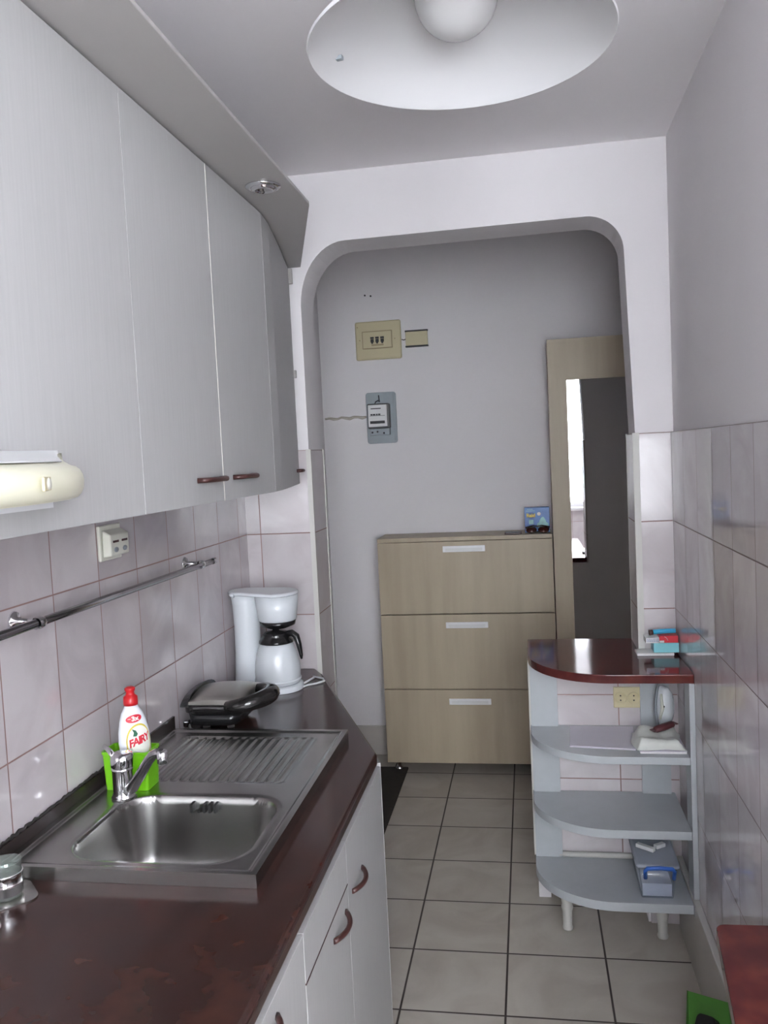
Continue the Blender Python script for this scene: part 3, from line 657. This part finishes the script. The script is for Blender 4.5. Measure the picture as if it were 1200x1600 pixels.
for k in range(13):
    a = PI*k/12; y = (gy0+gy1)/2-(gy1-gy0)/2*1.0*math.cos(a); hgt = .030*math.sin(a)+.006
    L_.append([(gx0-.004, y, gz+.068), (gx0+.020, y, gz+.068), (gx0+.020, y, gz+.070+hgt), (gx0-.001, y, gz+.066+hgt*.9)])
MB().loft(L_, smooth=False).build('hinge_cover', M['black'], gr, bevel=.002)
hp = []
cx, cy = gx1+.010, gy0+.075
for k in range(15):
    a = -PI*.62+PI*1.24*k/14; hp.append((cx-.024+.074*math.cos(a), cy+.074*math.sin(a), gz+.072+.012*math.cos(a)))
MB().tube(hp, [.016+.007*math.sin(PI*k/14) for k in range(15)], 14).build('handle', M['blackg'], gr)
MB().loft([[(cx-.010+.030*s*math.cos(2*PI*j/24), cy+.045*s*math.sin(2*PI*j/24), gz+z) for j in range(24)] for s, z in ((1.25, .060), (1.25, .070), (1.0, .073), (.6, .066))]).build('handle_well', M['blackg'], gr)
MB().lathe([(.0001, .004), (.009, .003), (.011, 0)], (cx-.004, cy+.004, gz+.072), 16).build('indicator_light', M['chrome'], gr)
MB().tube([(gx0+.015, gy0+.004, gz+.030), (gx0+.03, gy0-.012, gz+.014), (gx0+.06, gy0-.022, gz+.006), (gx0+.12, gy0-.016, gz+.005), (gx0+.155, gy0-.004, gz+.005)], .0035, 8).build('power_cord', M['dgrey'], gr)
MB().box(gx0+.008, gx0+.024, gy0-.012, gy0+.006, gz+.018, gz+.034).build('latch', M['chrome'], gr, bevel=.003)

# ================================================================ COFFEE MAKER
cz = ZW+.0005
cm = root('coffee_maker', (-.84, 2.57, cz), 'white coffee maker with a black lidded thermos jug in the corner', 'coffee maker')
kx, ky, jx, jy = -.905, 2.590, -.800, 2.560
def fig(r1, r2, z, n=40, dx=0):
    # hull like outline round column circle and jug circle
    pts = []
    for j in range(n):
        a = 2*PI*j/n; c_, s_ = math.cos(a), math.sin(a)
        x1, y1 = kx+r1*c_, ky+r1*s_; x2, y2 = jx+r2*c_, jy+r2*s_
        pts.append((x2, y2, z) if c_ > 0 else (x1, y1, z))
    return pts
MB().loft([fig(.050, .078, cz), fig(.050, .079, cz+.004), fig(.048, .077, cz+.016), fig(.046, .070, cz+.020)]).build('base', M['white'], cm, bevel=.001)
MB().lathe([(.050, .018), (.047, .05), (.044, .11), (.043, .20), (.046, .27), (.049, .298), (.0001, .300)], (kx, ky, cz), 32, sx=.95, sy=1.0).build('water_tank', M['white'], cm)
MB().lathe([(.0001, .218), (.058, .218), (.061, .222), (.064, .25), (.069, .298), (.0001, .300)], (jx+.004, jy+.01, cz), 36).build('filter_holder', M['white'], cm)
MB().loft([fig(.052, .074, cz+.301), fig(.055, .077, cz+.303), fig(.055, .077, cz+.309), fig(.050, .072, cz+.312)]).build('lid', M['white'], cm, bevel=.001)
MB().tube([(kx-.02, ky-.050, cz+.300), (kx-.03, ky-.048, cz+.304), (kx-.036, ky-.040, cz+.306)], .006, 8).build('lid_tab', M['white'], cm)
MB().lathe([(.0001, .192), (.030, .193), (.055, .203), (.058, .217), (.0001, .2175)], (jx+.004, jy+.01, cz), 32).build('drip_stop', M['black'], cm)
jg = MB().lathe([(.0001, .021), (.066, .021), (.071, .026), (.072, .060), (.070, .085), (.064, .115), (.054, .142), (.048, .150), (.0001, .151)], (jx, jy-.004, cz), 40, cap1=False).build('jug', M['white'], cm)
MB().lathe([(.049, .148), (.055, .150), (.054, .156), (.046, .166), (.040, .172), (.042, .176), (.036, .182), (.012, .186), (.010, .191), (.0001, .1915)], (jx, jy-.004, cz), 32).build('jug_lid', M['black'], jg)
MB().tube([(jx+.034, jy-.010, cz+.176), (jx+.056, jy-.016, cz+.181), (jx+.070, jy-.020, cz+.172), (jx+.078, jy-.022, cz+.145), (jx+.084, jy-.024, cz+.112), (jx+.085, jy-.024, cz+.100)], [.010, .0105, .011, .009, .006, .003], 12).build('jug_handle', M['black'], jg)
MB().lathe([(.0715, .030), (.0735, .031), (.0735, .036), (.0715, .037)], (jx, jy-.004, cz), 40).build('jug_ring', M['white'], jg)
MB().tube([(jx+.070, jy+.045, cz+.004), (jx+.085, jy+.115, cz+.004), (jx+.078, jy+.128, cz+.004), (jx+.118, jy+.100, cz+.004), (jx+.130, jy+.070, cz+.004), (jx+.112, jy+.042, cz+.004), (jx+.085, jy+.020, cz+.004), (jx+.066, jy-.025, cz+.004)], .0032, 8).build('power_cord', M['cable'], cm)

# ================================================================ CANDLE JARS
def jar(x, y, lab):
    z = ZW+.0005
    t_ = root('saucer', (x, y, z), lab[1], 'saucer', 'steel saucers by the sink')
    o = [(x+.045*math.cos(a)*(1+.22*abs(math.cos(2*a))**3), y+.045*math.sin(a)*(1+.22*abs(math.cos(2*a))**3)) for a in [2*PI*j/64+PI/4 for j in range(64)]]
    MB().prism(o, z, z+.002).build('plate', M['steel'], t_)
    j = root('glass_jar', (x, y, z+.0022), lab[0], 'jar', 'banded glass jars by the sink')
    zz = z+.0025
    MB().lathe([(.0001, 0), (.0235, 0), (.0255, .004), (.0268, .058), (.0275, .060), (.0262, .060), (.0245, .010), (.0001, .006)], (x, y, zz), 36).build('glass', M['jarglass'], j)
    MB().lathe([(.0262, .006), (.0272, .007), (.0278, .022), (.0288, .023), (.0278, .025), (.0282, .040), (.0292, .041), (.0280, .043), (.0270, .043)], (x, y, zz), 36).build('metal_band', M['chrome'], j)
    MB().lathe([(.0001, .010), (.024, .010), (.0235, .0065), (.0001, .0065)], (x, y, zz), 24).build('wax', M['offwhite'], j)
jar(-.903, 1.276, ('small glass jar with a shiny metal band at the near corner of the sink', 'pointed steel saucer under the banded glass jar, next to the sink'))
x, y, z = -.905, 1.175, ZW+.0005
o_ = [(x+.045*math.cos(a)*(1+.22*abs(math.cos(2*a))**3), y+.045*math.sin(a)*(1+.22*abs(math.cos(2*a))**3)) for a in [2*PI*j/64+PI/4 for j in range(64)]]
t_ = root('saucer', (x, y, z), 'pointed steel saucer at the left edge of the photo, in front of the banded jar', 'saucer', 'steel saucers by the sink')
MB().prism(o_, z, z+.002).build('plate', M['steel'], t_)

# ================================================================ CORNER SHELF UNIT AND COUNTER
def qshape(x0, x1, yb, yf, cxx, a_, b_, xend, n=26):
    pts = [(x0, yb), (x0, yf+b_)]
    for k in range(1, n+1):
        t_ = PI/2*k/n; pts.append((cxx-a_*math.cos(t_), yf+b_-b_*math.sin(t_)))
    pts += [(xend, yf), (xend, yb)]
    return pts
YF, YK = 2.520, YA-.003
su = root('corner_shelf', (.21, 2.67, 0), 'pale grey open corner shelf unit with curved shelves on turned legs', 'shelf unit')
for z0, z1 in ((.646, .669), (.421, .447), (.197, .225)):
    MB().prism(qshape(-.018, 0, YK, YF, .22, .238, .225, .4365), z0, z1).build('shelf', M['shelfm'], su, bevel=.0015)
for z0, z1 in ((.2255, .4205), (.4475, .6455), (.6695, .888)):
    pass
MB().box(-.016, .071, YK-.016, YK-.0005, .2255, .4205).box(-.016, .071, YK-.016, YK-.0005, .4475, .6455).box(-.016, .071, YK-.016, YK-.0005, .6695, .8885).build('back_panel', M['shelfm'], su)
MB().box(.334, .424, YK-.016, YK-.0005, .2255, .4205).box(.334, .424, YK-.016, YK-.0005, .4475, .6455).box(.334, .424, YK-.016, YK-.0005, .6695, .8885).build('back_panel', M['shelfm'], su)
MB().box(.4370, .4520, YF-.004, YF+.075, .245, .8885).box(.4370, .4380, YF-.004, YF+.075, .192, .245).build('side_panel', M['shelfm'], su, bevel=.001)
for x, y in ((.078, 2.76), (.376, 2.735)):
    MB().lathe([(.0001, 0), (.016, 0), (.018, .006), (.015, .014), (.016, .060), (.020, .075), (.017, .085), (.019, .100), (.024, .150), (.023, .196), (.0001, .1965)], (x, y, 0), 20).build('leg', M['trimw'], su)
ct = MB().prism([(-.020, YA2), (-.020, 2.79)]+qshape(-.020, 0, 0, YF-.004, .22, .240, .270, 0)[2:-2]+[(.4515, YF-.004), (.4515, YA-.003), (XAR-.0095, YA-.003), (XAR-.0095, YA2)], .889, .915).build('counter', M['worktop2'], bevel=.002)
tag(ct, 'rounded glossy red brown counter top over the corner shelf', 'counter')
# socket on low wall
s2 = root('wall_socket', (.295, YA, .765), 'cream double round socket on the tiles inside the corner shelf', 'socket')
MB().box(.251, .337, YA-.010, YA-.0003, .729, .797).build('plate', M['cream'], s2, bevel=.002)
for x in (.273, .315):
    rg = MB().lathe([(.0145, -.002), (.0195, -.002), (.0200, .003), (.0185, .004), (.0165, .0005), (.0001, .0005)], seg=26, mtx=Matrix.Translation((x, YA-.0105, .762)) @ Matrix.Rotation(PI/2, 4, 'X')).build('outlet', M['cream'], s2)
    for dz in (-.0075, .0075):
        MB().lathe([(.0001, 0), (.0024, 0), (.0024, .0012), (.0001, .0012)], seg=10, mtx=Matrix.Translation((x, YA-.0112, .762+dz)) @ Matrix.Rotation(PI/2, 4, 'X')).build('pin_hole', M['ink'], rg)
# things on shelf
z1 = .6695
pp = MB(); P_ = [(.098, 2.60), (.290, 2.575), (.308, 2.795), (.108, 2.798)]
pp.prism(P_, z1, z1+.0012).prism([(.104, 2.605), (.292, 2.580), (.300, 2.790), (.112, 2.795)], z1+.0014, z1+.0024)
tag(pp.build('paper_sheets', M['paper']), 'plain lilac white paper sheets lying on the top curved shelf', 'paper')
def blob(name, x0, x1, y0, y1, z0, hf, mt, parent=None, n=24, seed=1):
    random.seed(seed); ph_ = [random.random()*6 for _ in range(8)]; vs = []; fs = []
    for i in range(n+1):
        for j in range(n+1):
            u, v_ = i/n, j/n; x, y = x0+(x1-x0)*u, y0+(y1-y0)*v_
            e_ = min(u, 1-u, v_, 1-v_)
            z = z0+hf(u, v_)*sst(0, .16, e_)+.0008 + .004*abs(math.sin(9*u+5*v_+ph_[0])*math.sin(7*v_-4*u+ph_[1]))*sst(0, .1, e_)
            x += .006*math.sin(6*v_+ph_[2]); y += .006*math.sin(7*u+ph_[3]); vs.append((x, y, z))
    for i in range(n):
        for j in range(n):
            k = i*(n+1)+j; fs.append((k, k+n+1, k+n+2, k+1))
    return MB().add(vs, fs, True).build(name, mt, parent)
bk = root('notepad', (.36, 2.65, z1), 'thin white pad under the crumpled bag on the top curved shelf', 'notepad')
MB().box(.300, .432, 2.548, 2.690, z1+.0003, z1+.006).build('pages', M['label'], bk)
MB().box(.299, .433, 2.547, 2.691, z1+.0062, z1+.0074).build('cover', M['paper'], bk)
pb = blob('paper_bag', .288, .430, 2.555, 2.712, z1+.0078, lambda u, v_: .016+.016*abs(math.sin(3.3*u+1)*math.cos(4*v_)), M['cloth'], seed=3)
tag(pb, 'crumpled white bag spread under the dark bar on the top curved shelf', 'bag')
br_ = root('snack_bar', (.385, 2.65, z1+.040), 'dark maroon wrapped bar lying on the crumpled white bag', 'snack bar')
mt4 = Matrix.Translation((.384, 2.648, z1+.049)) @ Matrix.Rotation(math.radians(28), 4, 'Z') @ Matrix.Rotation(math.radians(-8), 4, 'Y')
MB().loft([[(x, .013*s*math.cos(a), .010*s*math.sin(a)) for a in [2*PI*j/12 for j in range(12)]] for x, s in ((-.036, .5), (-.030, .95), (0, 1.05), (.030, .95), (.036, .5))], mtx=mt4).build('wrapper', M['choc'], br_)
MB().box(-.044, -.036, -.012, .012, -.001, .001, mt4).box(.036, .044, -.012, .012, -.001, .001, mt4).build('wrapper_end', M['choc'], br_)
# iron
ir = root('clothes_iron', (.388, 2.765, z1), 'white travel iron standing upright against the shelf back', 'iron')
def iron_loop(dy, s, sh=0):
    pts = []
    for j in range(36):
        a = 2*PI*j/36; w = .031*s*math.cos(a); hh = math.sin(a)
        zz = .075+ (.072 if hh > 0 else .066)*s*hh
        w *= (1-.25*max(0, hh)**2)
        pts.append((.386+w+sh, 2.765+dy, z1+.0045+zz))
    return pts
MB().loft([iron_loop(.000, .95), iron_loop(-.003, 1.0), iron_loop(-.006, .96)]).build('soleplate', M['greym'], ir)
MB().loft([iron_loop(-.0065, .92, .003), iron_loop(-.018, .94, .005), iron_loop(-.032, .86, .008), iron_loop(-.042, .62, .010), iron_loop(-.046, .3, .011)]).build('shell', M['white'], ir)
MB().tube([(.366, 2.752, z1+.045), (.362, 2.742, z1+.08), (.371, 2.748, z1+.125)], [.004, .006, .004], 10).build('side_grip', M['sock'], ir)
MB().lathe([(.0001, 0), (.003, 0), (.003, .0015), (.0001, .0015)], seg=10, mtx=Matrix.Translation((.361, 2.7365, z1+.088)) @ Matrix.Rotation(PI/2, 4, 'X')).build('screw', M['ink'], ir)
MB().box(.368, .404, 2.722, 2.766, z1+.0004, z1+.010).build('heel', M['sock'], ir, bevel=.003)
R_ = Matrix.Rotation(math.radians(62), 4, 'Z')
for ch in ir.children:
    ch.data.transform(R_)
ir.location = (.384, 2.762, z1)
# plastic box on bottom shelf
zb = .2255
tb = root('storage_box', (.34, 2.64, zb), 'clear plastic storage box with a blue handle on the bottom shelf', 'storage box')
L_ = [rrect(.292, .386, 2.552, 2.760, .008, zb+.001), rrect(.282, .398, 2.545, 2.770, .010, zb+.098), rrect(.285, .395, 2.548, 2.767, .010, zb+.098), rrect(.295, .383, 2.555, 2.757, .008, zb+.003)]
MB().loft(L_).build('tub', M['tub'], tb)
MB().box(.2965, .3815, 2.5575, 2.752, zb+.0045, zb+.043).build('contents', M['contents'], tb)
MB().loft([rrect(.277, .403, 2.538, 2.776, .010, zb+.0985), rrect(.277, .403, 2.538, 2.776, .010, zb+.107), rrect(.287, .393, 2.548, 2.766, .010, zb+.108)]).build('lid', M['tublid'], tb)
MB().tube([(.304, 2.544, zb+.066), (.303, 2.536, zb+.092), (.309, 2.532, zb+.1015), (.345, 2.530, zb+.1045), (.381, 2.532, zb+.1015), (.387, 2.536, zb+.092), (.386, 2.544, zb+.066)], .0062, 10).build('handle', M['handleblue'], tb)
def chalk(x, y, a, l, lab):
    mt4 = Matrix.Translation((x, y, zb+.1155)) @ Matrix.Rotation(math.radians(a), 4, 'Z')
    tag(MB().box(-l/2, l/2, -.008, .008, -.006, .006, mt4).build('white_stick', M['label'], bevel=.002), lab, 'stick', 'white sticks on the box lid')
chalk(.318, 2.640, -38, .060, 'longer white stick lying on the lid of the clear box')
chalk(.362, 2.655, 35, .036, 'shorter white stick lying on the lid of the clear box')
# things on counter
z2 = .9155
tag(MB().box(.322, .4345, 2.742, YA-.010, z2, z2+.008).build('board', M['label'], bevel=.001), 'thin white board under the boxes on the rounded counter', 'board')
zz = z2+.0085
tag(MB().box(.374, .4505, 2.750, YA-.006, zz, zz+.030).build('carton', M['teal'], bevel=.001), 'turquoise carton at the bottom of the stack on the counter', 'carton', 'cartons stacked on the counter')
rc = root('carton', (.42, 2.77, zz+.0305), 'red carton stacked on the turquoise one on the counter', 'carton', 'cartons stacked on the counter')
MB().box(.392, .4490, 2.752, YA-.006, zz+.0305, zz+.0525).build('body', M['redcard'], rc, bevel=.001)
MB().tube([(.408, 2.7515, zz+.050), (.414, 2.7513, zz+.046), (.418, 2.7513, zz+.038)], .0008, 6).build('print', M['label'], rc)
wc = root('carton', (.37, 2.77, zz+.031), 'small white carton with printed lines, left of the red carton', 'carton', 'cartons stacked on the counter')
MB().box(.350, .3915, 2.748, YA-.012, zz+.0305, zz+.0475).build('body', M['label'], wc, bevel=.001)
mb = MB()
for k in range(3):
    x = .353
    while x < .388:
        w = random.uniform(.002, .006); mb.box(x, min(.389, x+w), 2.7470, 2.7478, zz+.0350+.0040*k, zz+.0362+.0040*k); x += w+.0012
mb.build('printed_lines', M['dblue'], wc)
rs = MB().box(.392, .406, 2.7475, 2.7515, zz+.032, zz+.038); tag(rs.build('paper_tag', M['label']), 'tiny white tag on the front of the red carton', 'tag')
# blue tube
bt = root('tube_pack', (.405, 2.77, zz+.060), 'light blue tube with a dark red end on top of the cartons', 'tube')
MB().tube([(.376, 2.775, zz+.0605), (.412, 2.778, zz+.0625), (.4455, 2.781, zz+.0625)], .0075, 14).build('tube_body', M['blue'], bt)
MB().tube([(.364, 2.774, zz+.0585), (.3758, 2.775, zz+.0600)], .0085, 14).build('end_cap', M['brown'], bt)

# ================================================================ RIGHT SIDE TABLE AND GREEN DUSTPAN
tb = root('side_table', (.37, .9, 0), 'red brown table top against the right tiled wall at the bottom of the photo', 'table')
P_ = [(XR-.0195, .30), (.248, .30), (.262, 1.20), (.291, 1.470)]+[(.309-.018*math.cos(math.radians(90*k/6)), 1.474+.018*math.sin(math.radians(90*k/6))) for k in range(7)]+[(XR-.0195, 1.496)]
MB().prism(P_, .722, .750).build('table_top', M['worktop2'], tb, bevel=.002)
for x, y in ((.30, .40), (.41, .40), (.42, 1.30)):
    MB().tube([(x, y, 0), (x, y, .7215)], .014, 12).build('leg', M['dullchrome'], tb)
du = root('dustpan', (.37, 1.95, 0), 'green plastic dustpan leaning on the skirting below the red brown table', 'dustpan')
A_, B_ = Vector((.353, 2.152, .200)), Vector((.431, 2.060, .235)); C_ = Vector((.305, 1.86, .006)); D_ = Vector((.432, 1.80, .006))
nn = (B_-A_).cross(C_-A_).normalized()
if nn.z < 0: nn = -nn
mb = MB(); L_ = []
for k in range(7):
    q = k/6; a, b = A_.lerp(C_, q), B_.lerp(D_, q)
    L_.append([tuple(a), tuple(b), tuple(b-nn*.004), tuple(a-nn*.004)])
mb.loft(L_, smooth=False).build('pan', M['dgreen'], du)
for a, b in ((A_, C_), (B_, D_)):
    MB().loft([[tuple(a), tuple(a+nn*.004), tuple(a+nn*.004+(b-a)*.001), tuple(a+(b-a)*.001)], [tuple(b), tuple(b+nn*.03), tuple(b+nn*.03-(b-a)*.01), tuple(b-(b-a)*.01)]], smooth=False).build('rim', M['dgreen'], du)
bh = root('hand_brush', (.37, 1.9, .08), 'black hand brush lying on the green dustpan', 'brush')
c_ = A_.lerp(C_, .15)+nn*.018+(B_-A_)*.70
ax = (B_-A_).normalized(); ay = (C_-A_).normalized(); ay = (ay-ax*ay.dot(ax)).normalized()
mx4 = Matrix((ax, ay, nn)).transposed().to_4x4(); mx4.translation = c_
MB().loft([[(x, y, z) for x, y, z in rrect(-.028, .026, .0, .10, .012, zq)] for zq in (-.002, .016, .020)], mtx=mx4).build('brush_head', M['black'], bh, bevel=.002)
MB().box(-.024, .022, .006, .09, -.012, -.0025, mx4).build('bristles', M['dgrey'], bh)

# ================================================================ CEILING LAMP
lx, ly, lz = -.077, 1.345, 2.200
lp = root('pendant_lamp', (lx, ly, ZC), 'white enamel dish pendant lamp with a large opal globe bulb', 'lamp')
MB().lathe([(.232, .000), (.2335, .003), (.226, .012), (.200, .036), (.160, .062), (.110, .086), (.060, .103), (.030, .110), (.028, .106), (.060, .099), (.110, .082), (.158, .058), (.198, .032), (.224, .006), (.232, .000)], (lx, ly, lz), 96).build('shade', M['whitem'], lp)
MB().lathe([(.0001, .160), (.024, .160), (.026, .150), (.026, .106), (.022, .100)], (lx, ly, lz), 24, cap1=True).build('lamp_holder', M['whitem'], lp)
gp = [(.0001, -.064)]+[(.064*math.sin(PI*k/20), -.064*math.cos(PI*k/20)) for k in range(1, 17)]+[(.026, .062), (.020, .075)]
MB().lathe(gp, (lx-.003, ly, lz+.078), 40).build('bulb', M['bulb'], lp)
MB().tube([(lx, ly, lz+.160), (lx, ly, ZC-.03)], .004, 8).build('cord', M['cable'], lp)
MB().lathe([(.0001, -.045), (.012, -.045), (.040, -.010), (.045, 0), (.0001, 0)], (lx, ly, ZC), 24).build('canopy', M['whitem'], lp)
ang = math.radians(168)
mt4 = Matrix.Translation((lx, ly, lz)) @ Matrix.Rotation(ang, 4, 'Z')
MB().box(.195, .206, -.004, .004, .024, .030, mt4).build('rim_clip', M['greym'], lp)
